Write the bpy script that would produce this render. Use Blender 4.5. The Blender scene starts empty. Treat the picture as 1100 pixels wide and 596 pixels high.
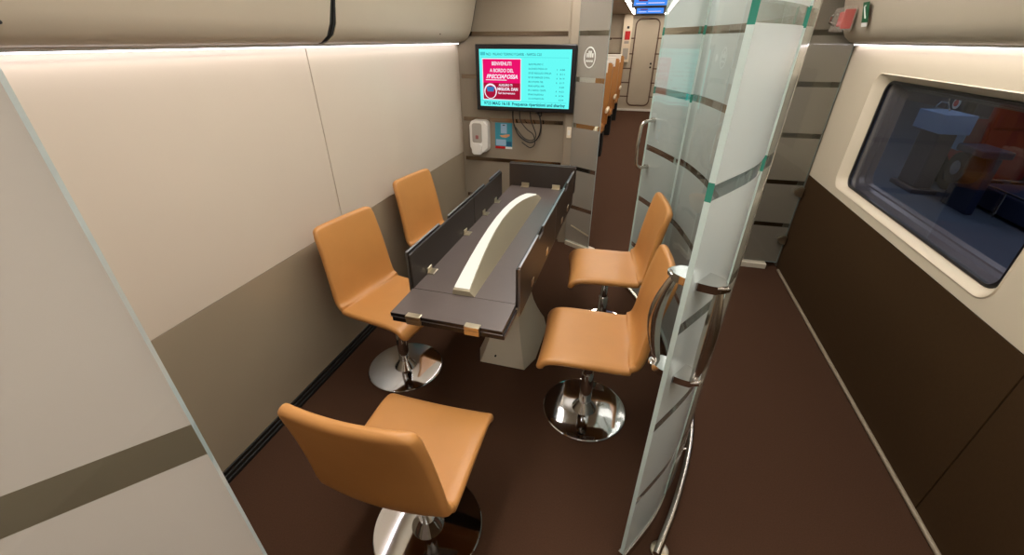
import bpy, bmesh, math, random
from mathutils import Vector, Matrix
random.seed(7)
S = bpy.context.scene
C = S.collection
R = math.radians

# ------------------------------------------------------------------ camera
cam_d = bpy.data.cameras.new('camera'); cam = bpy.data.objects.new('camera', cam_d); C.objects.link(cam)
cam.location = (0, 0, 1.6)
cam.rotation_euler = (R(90 - 29.82), 0, R(15.9))
cam_d.sensor_fit = 'HORIZONTAL'; cam_d.sensor_width = 36; cam_d.lens = 445.4 / 1100 * 36
cam_d.clip_start = 0.02; cam_d.clip_end = 100
S.camera = cam
# ------------------------------------------------------------------ world, exposure
S.view_settings.view_transform = 'Standard'; S.view_settings.look = 'None'
S.view_settings.exposure = 0.0; S.view_settings.gamma = 1.0; S.view_settings.use_curve_mapping = False
W = bpy.data.worlds.new('dusk_sky'); S.world = W; W.use_nodes = True
W.node_tree.nodes['Background'].inputs[0].default_value = (0.36, 0.44, 0.62, 1)
W.node_tree.nodes['Background'].inputs[1].default_value = 0.25
S.cycles.max_bounces = 10; S.cycles.transparent_max_bounces = 24
S.cycles.diffuse_bounces = 5; S.cycles.glossy_bounces = 5
S.cycles.caustics_reflective = False; S.cycles.caustics_refractive = False
S.cycles.sample_clamp_indirect = 4
S.cycles.use_denoising = True
CEIL_POWER = 24.5      # luminous ceiling strips
LED_POWER = 8       # strips under the lockers
COACH_POWER = 36

# ------------------------------------------------------------------ colour / materials
def lin(c):
    return tuple(((v/255)/12.92 if v/255 <= .04045 else (((v/255)+.055)/1.055)**2.4) for v in c) + (1,)
def newmat(name):
    m = bpy.data.materials.new(name); m.use_nodes = True
    return m, m.node_tree, m.node_tree.nodes['Principled BSDF']
def pmat(name, col, rough=.5, metal=0, spec=.5, noise=None, bump=None, coat=0):
    """noise = (scale, amount), bump = (scale, strength)"""
    m, nt, b = newmat(name)
    b.inputs['Base Color'].default_value = lin(col); b.inputs['Roughness'].default_value = rough
    b.inputs['Metallic'].default_value = metal; b.inputs['Specular IOR Level'].default_value = spec
    b.inputs['Coat Weight'].default_value = coat
    if noise:
        tc = nt.nodes.new('ShaderNodeTexCoord'); n = nt.nodes.new('ShaderNodeTexNoise')
        n.inputs['Scale'].default_value = noise[0]; n.inputs['Detail'].default_value = 6
        nt.links.new(tc.outputs['Object'], n.inputs['Vector'])
        mx = nt.nodes.new('ShaderNodeMix'); mx.data_type = 'RGBA'; a = noise[1]
        c = lin(col)
        mx.inputs['A'].default_value = tuple(v*(1-a) for v in c[:3]) + (1,)
        mx.inputs['B'].default_value = tuple(min(1, v*(1+a)) for v in c[:3]) + (1,)
        nt.links.new(n.outputs['Fac'], mx.inputs['Factor']); nt.links.new(mx.outputs['Result'], b.inputs['Base Color'])
    if bump:
        tc = nt.nodes.new('ShaderNodeTexCoord'); n = nt.nodes.new('ShaderNodeTexNoise')
        n.inputs['Scale'].default_value = bump[0]; n.inputs['Detail'].default_value = 4
        nt.links.new(tc.outputs['Object'], n.inputs['Vector'])
        bp = nt.nodes.new('ShaderNodeBump'); bp.inputs['Strength'].default_value = bump[1]; bp.inputs['Distance'].default_value = .002
        nt.links.new(n.outputs['Fac'], bp.inputs['Height']); nt.links.new(bp.outputs['Normal'], b.inputs['Normal'])
    return m
def emat(name, col, strength, linear=False):
    m = bpy.data.materials.new(name); m.use_nodes = True; nt = m.node_tree; nt.nodes.clear()
    e = nt.nodes.new('ShaderNodeEmission'); o = nt.nodes.new('ShaderNodeOutputMaterial')
    e.inputs[0].default_value = col if linear else lin(col); e.inputs[1].default_value = strength
    nt.links.new(e.outputs[0], o.inputs[0]); return m
BANDS = [1.64, 1.345, 1.02, .69, .36, .03]
def band_mask(nt, half=.016, zmin=0):
    g = nt.nodes.new('ShaderNodeNewGeometry'); s = nt.nodes.new('ShaderNodeSeparateXYZ')
    nt.links.new(g.outputs['Position'], s.inputs[0]); last = None
    for z in BANDS:
        if z < zmin: continue
        c = nt.nodes.new('ShaderNodeMath'); c.operation = 'COMPARE'
        nt.links.new(s.outputs['Z'], c.inputs[0]); c.inputs[1].default_value = z; c.inputs[2].default_value = half
        if last is None: last = c.outputs[0]
        else:
            a = nt.nodes.new('ShaderNodeMath'); a.operation = 'MAXIMUM'
            nt.links.new(last, a.inputs[0]); nt.links.new(c.outputs[0], a.inputs[1]); last = a.outputs[0]
    return last
def fresnel(nt):
    """the same reflectance on both faces of an unrefracted sheet"""
    g = nt.nodes.new('ShaderNodeNewGeometry'); m = nt.nodes.new('ShaderNodeMath'); m.operation = 'MULTIPLY_ADD'
    m.inputs[1].default_value = 1/1.45-1.45; m.inputs[2].default_value = 1.45
    nt.links.new(g.outputs['Backfacing'], m.inputs[0])
    f = nt.nodes.new('ShaderNodeFresnel'); nt.links.new(m.outputs[0], f.inputs[0]); return f
def glass_clear(nt, tint=(.93, .97, .955, 1), refl=1.0):
    t = nt.nodes.new('ShaderNodeBsdfTransparent'); t.inputs[0].default_value = tint
    g = nt.nodes.new('ShaderNodeBsdfGlossy'); g.inputs['Roughness'].default_value = .01; g.inputs[0].default_value = (1, 1, 1, 1)
    f = fresnel(nt)
    m = nt.nodes.new('ShaderNodeMixShader')
    nt.links.new(f.outputs[0], m.inputs[0]); nt.links.new(t.outputs[0], m.inputs[1]); nt.links.new(g.outputs[0], m.inputs[2])
    return m
def glassmat(name, tint=(.93, .97, .955, 1)):
    m = bpy.data.materials.new(name); m.use_nodes = True; nt = m.node_tree; nt.nodes.clear()
    o = nt.nodes.new('ShaderNodeOutputMaterial'); g = glass_clear(nt, tint); nt.links.new(g.outputs[0], o.inputs[0]); return m
def frostmat(name, col, clear=.12, rough=.16, trans=.5):
    """acid-etched film with clear horizontal bands"""
    m = bpy.data.materials.new(name); m.use_nodes = True; nt = m.node_tree; nt.nodes.clear()
    o = nt.nodes.new('ShaderNodeOutputMaterial')
    d = nt.nodes.new('ShaderNodeBsdfDiffuse'); d.inputs[0].default_value = lin(col)
    tl = nt.nodes.new('ShaderNodeBsdfTranslucent'); tl.inputs[0].default_value = lin(col)
    dt = nt.nodes.new('ShaderNodeMixShader'); dt.inputs[0].default_value = trans
    nt.links.new(d.outputs[0], dt.inputs[1]); nt.links.new(tl.outputs[0], dt.inputs[2])
    tp = nt.nodes.new('ShaderNodeBsdfTransparent'); tp.inputs[0].default_value = (.9, .95, .95, 1)
    a = nt.nodes.new('ShaderNodeMixShader'); a.inputs[0].default_value = clear
    nt.links.new(dt.outputs[0], a.inputs[1]); nt.links.new(tp.outputs[0], a.inputs[2])
    gl = nt.nodes.new('ShaderNodeBsdfGlossy'); gl.inputs['Roughness'].default_value = rough
    f = fresnel(nt)
    b = nt.nodes.new('ShaderNodeMixShader')
    nt.links.new(f.outputs[0], b.inputs[0]); nt.links.new(a.outputs[0], b.inputs[1]); nt.links.new(gl.outputs[0], b.inputs[2])
    c = glass_clear(nt, (.78, .8, .79, 1))
    mx = nt.nodes.new('ShaderNodeMixShader')
    nt.links.new(band_mask(nt), mx.inputs[0]); nt.links.new(b.outputs[0], mx.inputs[1]); nt.links.new(c.outputs[0], mx.inputs[2])
    nt.links.new(mx.outputs[0], o.inputs[0]); return m
def edgemat(name, pale, deep):
    """polished glass edge: pale beside the frosted film, deep teal at the clear bands"""
    m, nt, b = newmat(name)
    mx = nt.nodes.new('ShaderNodeMix'); mx.data_type = 'RGBA'
    mx.inputs['A'].default_value = lin(pale); mx.inputs['B'].default_value = lin(deep)
    nt.links.new(band_mask(nt, .019, 1.2), mx.inputs['Factor']); nt.links.new(mx.outputs['Result'], b.inputs['Base Color'])
    b.inputs['Roughness'].default_value = .12
    tr = nt.nodes.new('ShaderNodeBsdfTranslucent'); nt.links.new(mx.outputs['Result'], tr.inputs[0])
    s = nt.nodes.new('ShaderNodeMixShader'); s.inputs[0].default_value = .4
    o = nt.nodes['Material Output']
    nt.links.new(b.outputs[0], s.inputs[1]); nt.links.new(tr.outputs[0], s.inputs[2]); nt.links.new(s.outputs[0], o.inputs[0])
    return m

M = {}
M['cream'] = pmat('cream_laminate', (204, 191, 174), .32, noise=(3, .03), spec=.4)
M['taupe'] = pmat('taupe_laminate', (150, 136, 115), .3, noise=(4, .05))
M['brown'] = pmat('dark_brown_panel', (64, 45, 24), .75, spec=.2, noise=(60, .12), bump=(300, .3))
M['beige'] = pmat('beige_laminate', (140, 128, 111), .42, spec=.4)
M['window_cream'] = pmat('window_surround_cream', (222, 208, 184), .4)
M['locker'] = pmat('locker_greige', (182, 170, 150), .45, noise=(5, .04), bump=(500, .1))
M['carpet'] = pmat('brown_carpet', (73, 51, 38), .95, spec=.08, noise=(220, .3), bump=(500, .8))
M['ribbed'] = pmat('black_ribbed_rubber', (22, 20, 18), .5, bump=(200, .3))
M['gap'] = pmat('black_gap', (14, 12, 11), .8)
M['leather'] = pmat('tan_leather', (190, 134, 74), .42, noise=(9, .08), bump=(160, .15))
M['ochre'] = pmat('ochre_leather', (160, 106, 40), .45, noise=(9, .08))
M['chrome'] = pmat('polished_chrome', (214, 214, 214), .06, metal=1)
M['steel'] = pmat('brushed_steel', (190, 184, 174), .25, metal=1)
M['satin'] = pmat('satin_nickel', (206, 196, 172), .3, metal=1)
M['table'] = pmat('dark_taupe_tabletop', (84, 74, 70), .4, noise=(40, .08), bump=(200, .1))
M['table_dark'] = pmat('dark_brown_flap', (50, 42, 36), .42, noise=(30, .08))
M['table_edge'] = pmat('black_edge_band', (20, 18, 20), .3)
M['edge_alu'] = pmat('grey_metal_edging', (150, 152, 156), .32, metal=1)
M['plinth'] = pmat('greige_paint', (204, 194, 174), .35)
M['lamp_side'] = pmat('lamp_grey_body', (150, 140, 118), .35)
M['mirror_band'] = pmat('mirror_strip', (150, 136, 120), .15, metal=1)
M['black'] = pmat('black_plastic', (14, 14, 18), .3)
M['cable'] = pmat('black_cable', (10, 9, 9), .5)
M['white'] = pmat('white_plastic', (226, 222, 214), .3)
M['grey'] = pmat('grey_plastic', (168, 162, 152), .3)
M['whiteprint'] = pmat('white_print', (226, 226, 220), .5)
M['red'] = pmat('red_plastic', (190, 20, 24), .35)
M['green'] = pmat('green_print', (20, 92, 58), .5)
M['teal_print'] = pmat('teal_print', (54, 140, 158), .5)
M['blue_print'] = pmat('deep_blue_print', (18, 88, 122), .5)
M['lightblue_print'] = pmat('light_blue_print', (150, 180, 205), .5)
M['skin_print'] = pmat('orange_print', (214, 150, 104), .5)
M['dark_print'] = pmat('dark_print', (60, 56, 54), .5)
M['glass'] = glassmat('clear_window_glass', (.80, .84, .90, 1))
M['clear'] = glassmat('clear_glass_face')
m_, nt_, b_ = newmat('clear_plastic_cover'); M['cover'] = m_
b_.inputs['Base Color'].default_value = lin((214, 200, 186)); b_.inputs['Roughness'].default_value = .1; b_.inputs['Alpha'].default_value = .22
M['frost'] = frostmat('frosted_glass', (192, 200, 198), .10, .30, .5)
M['frost_grey'] = frostmat('grey_frosted_glass', (198, 186, 178), .08, .3, .4)
M['frost_side'] = frostmat('dim_frosted_glass', (150, 143, 133), .12, .25, .4)
M['frost_rear'] = frostmat('smoky_frosted_glass', (176, 162, 148), .22, .2, .4)
M['frost_outer'] = frostmat('cream_reflection_glass', (196, 192, 178), .25, .10, .4)  # cream of the reflected wall put into the film colour
M['edge'] = edgemat('green_glass_edge', (222, 238, 232), (70, 152, 132))
M['edge_pale'] = edgemat('pale_glass_edge', (190, 204, 204), (176, 192, 190))
M['lamp_fin'] = emat('white_lamp_diffuser', (255, 250, 232), 1.05)
M['led'] = emat('led_strip', (255, 246, 252), LED_POWER)
M['ceil_lamp'] = emat('ceiling_diffuser', (255, 248, 240), CEIL_POWER)
M['ceil_lamp_soft'] = emat('soft_ceiling_diffuser', (255, 248, 240), CEIL_POWER*.75)
M['coach_lamp'] = emat('coach_ceiling_diffuser', (255, 242, 226), COACH_POWER)
M['ceiling'] = pmat('ceiling_cream', (196, 184, 164), .6)

# ------------------------------------------------------------------ mesh helpers
def link(name, bm, mats, parent=None, smooth=False, loc=None, autosm=None):
    bmesh.ops.recalc_face_normals(bm, faces=bm.faces)
    me = bpy.data.meshes.new(name); bm.to_mesh(me); bm.free()
    for m in (mats if isinstance(mats, (list, tuple)) else [mats]): me.materials.append(M[m] if isinstance(m, str) else m)
    if smooth or autosm:
        for p in me.polygons: p.use_smooth = True
        if autosm: me.set_sharp_from_angle(angle=R(autosm))
    o = bpy.data.objects.new(name, me); C.objects.link(o)
    if parent: o.parent = parent
    if loc: o.location = loc
    return o
def BM(): return bmesh.new()
def box(bm, x0, x1, y0, y1, z0, z1, bev=0, mi=0, seg=2):
    r = bmesh.ops.create_cube(bm, size=1)
    vs = r['verts']
    for v in vs:
        v.co = Vector(((x0+x1)/2 + v.co.x*(x1-x0), (y0+y1)/2 + v.co.y*(y1-y0), (z0+z1)/2 + v.co.z*(z1-z0)))
    fs = set(f for v in vs for f in v.link_faces)
    for f in fs: f.material_index = mi
    if bev:
        es = set(e for v in vs for e in v.link_edges)
        r = bmesh.ops.bevel(bm, geom=list(es), offset=bev, segments=seg, affect='EDGES', profile=.5)
        for f in r['faces']: f.material_index = mi
    return bm
def tube(bm, pts, r, seg=12, closed=False, rx=None, mi=0, up=Vector((0, 0, 1))):
    pts = [Vector(p) for p in pts]; n = len(pts); rings = []; prev = None
    for i, p in enumerate(pts):
        if closed: t = (pts[(i+1) % n] - pts[i-1]).normalized()
        else: t = (pts[min(i+1, n-1)] - pts[max(i-1, 0)]).normalized()
        if prev is None:
            a = up if abs(t.dot(up)) < .95 else Vector((1, 0, 0))
            u = (a - t*a.dot(t)).normalized()
        else: u = (prev - t*prev.dot(t)).normalized()
        prev = u; w = t.cross(u)
        ri = r[i] if isinstance(r, (list, tuple)) else r
        rw = rx if rx else ri
        rings.append([bm.verts.new(p + u*ri*math.cos(2*math.pi*k/seg) + w*(rw if rx else ri)*math.sin(2*math.pi*k/seg)) for k in range(seg)])
    m = n if closed else n-1
    for i in range(m):
        a, b = rings[i], rings[(i+1) % n]
        for k in range(seg):
            f = bm.faces.new((a[k], a[(k+1) % seg], b[(k+1) % seg], b[k])); f.material_index = mi
    if not closed:
        bm.faces.new(rings[0][::-1]).material_index = mi; bm.faces.new(rings[-1]).material_index = mi
    return bm
def lathe(bm, prof, seg=48, cx=0, cy=0, cz=0, mi=0):
    rings = []
    for r, z in prof:
        if r < 1e-5: rings.append([bm.verts.new((cx, cy, cz+z))])
        else: rings.append([bm.verts.new((cx+r*math.cos(2*math.pi*k/seg), cy+r*math.sin(2*math.pi*k/seg), cz+z)) for k in range(seg)])
    for a, b in zip(rings, rings[1:]):
        for k in range(seg):
            k2 = (k+1) % seg
            if len(a) == 1 and len(b) == 1: continue
            if len(a) == 1: f = bm.faces.new((a[0], b[k], b[k2]))
            elif len(b) == 1: f = bm.faces.new((a[k], a[k2], b[0]))
            else: f = bm.faces.new((a[k], a[k2], b[k2], b[k]))
            f.material_index = mi
    return bm
def prism(bm, pts, axis, a, b, mi=0):
    """polygon extruded along axis from a to b; pts are the two other coordinates in xyz order"""
    def mk(p, t):
        return {'x': (t, p[0], p[1]), 'y': (p[0], t, p[1]), 'z': (p[0], p[1], t)}[axis]
    A = [bm.verts.new(mk(p, a)) for p in pts]; B = [bm.verts.new(mk(p, b)) for p in pts]
    n = len(pts); fs = [bm.faces.new(A), bm.faces.new(B[::-1])]
    for i in range(n): fs.append(bm.faces.new((A[i], B[i], B[(i+1) % n], A[(i+1) % n])))
    for f in fs: f.material_index = mi
    return bm
def rrect(x0, x1, y0, y1, r, seg=6):
    out = []
    for cx, cy, a0 in ((x1-r, y1-r, 0), (x0+r, y1-r, 90), (x0+r, y0+r, 180), (x1-r, y0+r, 270)):
        for k in range(seg+1):
            a = R(a0 + 90*k/seg); out.append((cx+r*math.cos(a), cy+r*math.sin(a)))
    return out
def smooth_pts(P, n=12):
    P = [Vector(p) for p in P]; out = []
    for i in range(len(P)-1):
        p0 = P[max(i-1, 0)]; p1 = P[i]; p2 = P[i+1]; p3 = P[min(i+2, len(P)-1)]
        for k in range(n):
            t = k/n
            out.append(.5*((2*p1) + (-p0+p2)*t + (2*p0-5*p1+4*p2-p3)*t*t + (-p0+3*p1-3*p2+p3)*t**3))
    out.append(P[-1]); return out
def thing(name, label, cat, loc=(0, 0, 0), rz=0, group=None):
    o = bpy.data.objects.new(name, None); C.objects.link(o); o.location = loc; o.rotation_euler = (0, 0, rz)
    o.empty_display_size = .1
    o['label'] = label; o['category'] = cat
    if group: o['group'] = group
    return o
def tag(o, label, cat, group=None, kind=None):
    o['label'] = label; o['category'] = cat
    if group: o['group'] = group
    if kind: o['kind'] = kind
    return o
def struct(o): o['kind'] = 'structure'; return o
def copy_tree(o, parent=None):
    c = o.copy(); C.objects.link(c); c.parent = parent
    for ch in list(o.children): copy_tree(ch, c)
    return c
def text(name, s, size, mat, loc, parent, rot=(R(90), 0, 0), width=None, shear=0, off=0, align='LEFT', parent_loc=(0, 0, 0)):
    cu = bpy.data.curves.new(name, 'FONT'); cu.body = s; cu.size = size; cu.shear = shear; cu.offset = off; cu.align_x = align
    t = bpy.data.objects.new(name, cu); C.objects.link(t)
    dg = bpy.context.evaluated_depsgraph_get(); dg.update()
    me = bpy.data.meshes.new_from_object(t.evaluated_get(dg)); bpy.data.objects.remove(t); bpy.data.curves.remove(cu)
    if width and len(me.vertices):
        xs = [v.co.x for v in me.vertices]; w = max(xs)-min(xs)
        for v in me.vertices: v.co.x *= width/w
    me.materials.clear(); me.materials.append(M[mat] if isinstance(mat, str) else mat)
    o = bpy.data.objects.new(name, me); C.objects.link(o); o.location = loc; o.rotation_euler = rot
    if parent: o.parent = parent
    return o

XL, XR, YF, YE, YN = -1.435, 1.25, 3.48, 11.94, -1.5
ZC = 2.13
# ================================================================== STRUCTURE
b = BM(); box(b, XL-.1, XR+.1, YN-.1, YE+.1, -.06, 0); struct(link('floor', b, 'carpet'))
b = BM(); box(b, XL-.1, XR+.1, YN-.1, YE+.1, ZC, ZC+.06); struct(link('ceiling', b, 'ceiling'))
b = BM(); box(b, XL-.1, XR+.1, YN-.1, YN, 0, ZC); struct(link('wall_near', b, 'beige'))
# left wall: backing + panels with joints
b = BM(); box(b, XL-.1, XL-.012, YN, YE, 0, ZC); wl = struct(link('wall_left', b, 'gap'))
for (y0, y1) in ((YN, 1.742), (1.746, YF)):
    b = BM(); box(b, XL-.012, XL, y0+.001, y1-.001, .742, ZC, .0015); link('upper_panel', b, 'cream', wl)
b = BM(); box(b, XL-.012, XL, YN, YF, 0, .7405, .0015); link('lower_panel', b, 'taupe', wl)
b = BM(); box(b, XL-.012, XL, YF, YE, 0, ZC); link('coach_panel', b, 'beige', wl)
b = BM()
for k in range(3): box(b, XL, XL+.014-k*.003, YN, YF, .0+k*.022, .02+k*.022, .003)
struct(link('baseboard_left', b, 'ribbed'))
# right wall with window hole
wy0, wy1, wz0, wz1 = 1.595, 3.02, .80, 1.445
def wall_hole(name, x, oy0, oy1, oz0, oz1, hole, mat, parent=None):
    b = BM(); H = [b.verts.new((x, p[0], p[1])) for p in hole]
    O = [b.verts.new((x, *p)) for p in ((oy0, oz0), (oy1, oz0), (oy1, oz1), (oy0, oz1))]
    es = [b.edges.new((H[i], H[(i+1) % len(H)])) for i in range(len(H))] + [b.edges.new((O[i], O[(i+1) % 4])) for i in range(4)]
    bmesh.ops.triangle_fill(b, edges=es, use_beauty=True)
    return b
hole = rrect(wy0, wy1, wz0, wz1, .075, 8)
b = BM()
box(b, XR+.006, XR+.1, YN, YE, 0, .76); box(b, XR+.05, XR+.1, YN, 1.45, .76, ZC); box(b, XR+.05, XR+.1, 3.2, YE, .76, ZC); box(b, XR+.05, XR+.1, 1.45, 3.2, 1.56, ZC)
wr = struct(link('wall_right', b, 'gap'))
b = BM(); box(b, XR, XR+.006, 1.352, 3.44, 0, .752, .001); box(b, XR, XR+.006, YN, 1.346, 0, .752, .001); link('lower_panel', b, 'brown', wr)
b = wall_hole('w', XR, YN, 3.44, .756, ZC, hole, 'cream'); link('upper_panel', b, 'window_cream', wr)
b = BM(); box(b, XR, XR+.006, 3.44, YE, 0, ZC); link('coach_panel', b, 'beige', wr)
# window
def ring_strip(b, loops, mi=0):
    V = [[b.verts.new(p) for p in L] for L in loops]; n = len(V[0])
    for A, B in zip(V, V[1:]):
        for i in range(n): b.faces.new((A[i], A[(i+1) % n], B[(i+1) % n], B[i])).material_index = mi
    return V
def L3(x, y0, y1, z0, z1, r): return [(x, p[0], p[1]) for p in rrect(y0, y1, z0, z1, r, 8)]
b = BM()
ring_strip(b, [L3(XR, wy0, wy1, wz0, wz1, .075), L3(XR-.004, wy0+.004, wy1-.004, wz0+.004, wz1-.004, .072), L3(XR+.002, wy0+.012, wy1-.012, wz0+.010, wz1-.008, .07),
               L3(XR+.012, wy0+.02, wy1-.028, wz0+.016, wz1-.014, .066), L3(XR+.045, wy0+.055, wy1-.055, wz0+.024, wz1-.035, .06)])
wi = struct(link('window_1', b, 'window_cream', None, autosm=35))
b = BM()
ring_strip(b, [L3(XR+.045, wy0+.055, wy1-.055, wz0+.024, wz1-.035, .06), L3(XR+.038, wy0+.058, wy1-.058, wz0+.027, wz1-.038, .058), L3(XR+.038, wy0+.068, wy1-.068, wz0+.037, wz1-.048, .052), L3(XR+.05, wy0+.07, wy1-.07, wz0+.039, wz1-.05, .05)])
link('gasket', b, 'black', wi, autosm=35)
b = BM(); prism(b, rrect(wy0+.069, wy1-.069, wz0+.038, wz1-.049, .05, 6), 'x', XR+.048, XR+.052); link('pane', b, 'glass', wi)
M['ext_frame'] = pmat('outer_frame_grey', (112, 100, 98), .35)
b = BM()
ring_strip(b, [L3(XR+.055, wy0+.065, wy1-.065, wz0+.034, wz1-.045, .05), L3(XR+.075, wy0+.085, wy1-.085, wz0+.05, wz1-.06, .05), L3(XR+.078, wy0+.09, wy1-.09, wz0+.053, wz1-.065, .05),
               L3(XR+.10, wy0+.10, wy1-.10, wz0+.06, wz1-.07, .05), L3(XR+.103, wy0+.11, wy1-.11, wz0+.066, wz1-.075, .05), L3(XR+.13, wy0+.12, wy1-.12, wz0+.07, wz1-.08, .05)])
link('outer_frame', b, 'ext_frame', wi)
b = BM(); box(b, XR-.002, XR+.001, 1.66, 2.93, .803, .8055); link('sill_groove', b, 'taupe', wi)
# cove trim on the right
b = BM(); tube(b, [(XR-.009, YN, .012), (XR-.009, 3.36, .012)], .010, 10); struct(link('baseboard_right', b, 'taupe', autosm=40))
# far wall of the dining bay
b = BM(); box(b, XL, -.54, YF, YF+.06, 0, ZC); wf = struct(link('wall_far', b, 'beige'))
for z in BANDS:
    if z < .1: continue
    b = BM(); box(b, XL+.02, -.565, YF-.004, YF+.001, z-.015, z+.015); link('metal_band', b, 'mirror_band', wf)
b = BM(); prism(b, rrect(-.55, -.465, YF-.05, YF+.07, .018, 5), 'z', 0, ZC); struct(link('trim_1', b, 'beige', autosm=40))
# threshold under the angled glass
b = BM(); prism(b, [(-.475, 3.40), (-.23, 3.26), (-.20, 3.31), (-.44, 3.47)], 'z', 0, .035); struct(link('trim_2', b, 'plinth'))
# partition behind the right-hand glass
b = BM(); box(b, .42, XR, 3.62, 3.68, .76, ZC); wp = struct(link('wall_partition', b, 'beige'))
b = BM(); box(b, .42, XR, 3.60, 3.68, 0, .755); link('lower_panel', b, 'brown', wp)
b = BM(); box(b, .55, 1.155, 3.37, 3.46, 0, .045, .006); struct(link('trim_3', b, 'plinth'))
# end wall of the next coach with its door
b = BM(); box(b, XL, XR, YE, YE+.06, 0, ZC); we = struct(link('wall_end', b, 'locker'))
M['endband'] = pmat('brown_band', (92, 66, 48), .3)
for z in (1.63, 1.30, .98, .66, .34):
    b = BM(); box(b, XL, XR, YE-.006, YE, z-.014, z+.014); link('band', b, 'endband', we)
b = BM(); box(b, -.75, XR, YE-.03, YE, 0, .05); link('kick_plate', b, 'white', we)
b = BM(); lp = [(p[0], YE-.012, p[1]) for p in rrect(-.32, .22, .13, 2.03, .13, 8)]; tube(b, lp, .014, 6, closed=True)
dr = struct(link('door_1', b, 'endband'))
b = BM(); prism(b, rrect(-.30, .20, .15, 2.01, .12, 8), 'y', YE-.008, YE-.0065); link('door_leaf', b, 'locker', dr)
b = BM(); box(b, .12, .16, YE-.03, YE-.008, 1.07, 1.11, .005); box(b, .12, .16, YE-.03, YE-.008, .99, 1.03, .005); link('door_latch', b, 'gap', dr)

# ---------------- overhead lockers
def locker_prof(xw, s):  # xw wall x, s = +1 room is to +x
    return [(xw+s*.002, 1.585), (xw+s*.03, 1.582), (xw+s*.065, 1.59), (xw+s*.10, 1.615), (xw+s*.125, 1.66), (xw+s*.145, 1.74), (xw+s*.175, 1.853), (xw+s*.002, 1.853)]
def locker(y0, y1, xw, s, label):
    t = thing('overhead_locker', label, 'locker', (xw, (y0+y1)/2, 1.58), 0, None)
    b = BM(); P = [(p[0]-xw, p[1]-1.58) for p in locker_prof(xw, s)]; L = (y1-y0)/2
    prism(b, P, 'y', -L+.012, L-.012)
    bmesh.ops.bevel(b, geom=[e for e in b.edges if abs(e.verts[0].co.y-e.verts[1].co.y) < 1e-4], offset=.006, segments=2, affect='EDGES')
    link('locker_body', b, 'locker', t, autosm=30)
    b = BM(); prism(b, [(p[0]*.985, p[1]+(.004 if p[1] < .1 else -.004)) for p in P], 'y', -L, L); link('end_seal', b, 'gap', t)
    b = BM(); lathe(b, [(0, 0), (.004, 0), (.004, .003), (0, .003)], 10); o = link('screw', b, 'gap', t)
    o.location = (s*.118, L*.32 if s > 0 else -L*.3, .052); o.rotation_euler = (0, s*R(75), 0)
    return t
locker(-1.45, 1.79, XL, 1, 'greige overhead locker nearest the camera above the cream left wall')
locker(1.80, 3.47, XL, 1, 'greige overhead locker on left wall, ending beside the screen')
locker(-1.45, 3.385, XR, -1, 'long greige overhead locker above the train window')
def cove(name, xw, s):
    b = BM(); prism(b, [(xw, 1.862), (xw+s*.172, 1.862), (xw+s*.30, 2.07), (xw+s*.32, ZC), (xw, ZC)], 'y', YN, YF); return struct(link(name, b, 'locker'))
cove('trim_4', XL, 1); cove('trim_5', XR, -1)
# LED strips under lockers
def led(xw, s, y0, y1, label):
    t = thing('led_strip_light', label, 'light', (xw+s*.02, (y0+y1)/2, 1.575))
    L = (y1-y0)/2
    b = BM(); box(b, -.011, .011, -L, L, 0, .006); link('housing', b, 'white', t)
    b = BM(); box(b, -.008, .008, -L+.01, L-.01, -.004, 0); link('diffuser', b, 'led', t)
led(XL, 1, -1.4, 3.44, 'thin white light strip glowing along the top of the left wall')
led(XR, -1, -1.4, 3.40, 'thin white light strip glowing above the train window')
# ceiling lamps
for x, y0, y1 in ((-.55, .25, 1.75), (-.55, 1.85, 3.35), (.50, -.2, 1.5), (.50, 1.6, 3.3)):
    t = thing('ceiling_light', 'luminous ceiling strip above the %s, %s half' % ('dining table' if x < 0 else 'corridor', 'near' if y0 < 1 else 'far'), 'ceiling light', (x, (y0+y1)/2, ZC), 0, 'ceiling strips over the dining bay')
    L = (y1-y0)/2
    b = BM(); box(b, -.10, .10, -L, L, -.018, -.001, .004); link('frame', b, 'white', t)
    b = BM(); box(b, -.085, .085, -L+.015, L-.015, -.022, -.0185); link('diffuser', b, 'ceil_lamp' if x < 0 else 'ceil_lamp_soft', t)
t = thing('entrance_fill_light', 'unseen square fill light added at the ceiling behind the camera', 'ceiling light', (-.05, -.95, ZC))  # added out of view to light the near glass screen evenly
b = BM(); box(b, -.25, .25, -.25, .25, -.018, -.001, .004); link('frame', b, 'white', t)
b = BM(); box(b, -.23, .23, -.23, .23, -.022, -.0185); link('diffuser', b, 'ceil_lamp', t)

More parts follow.
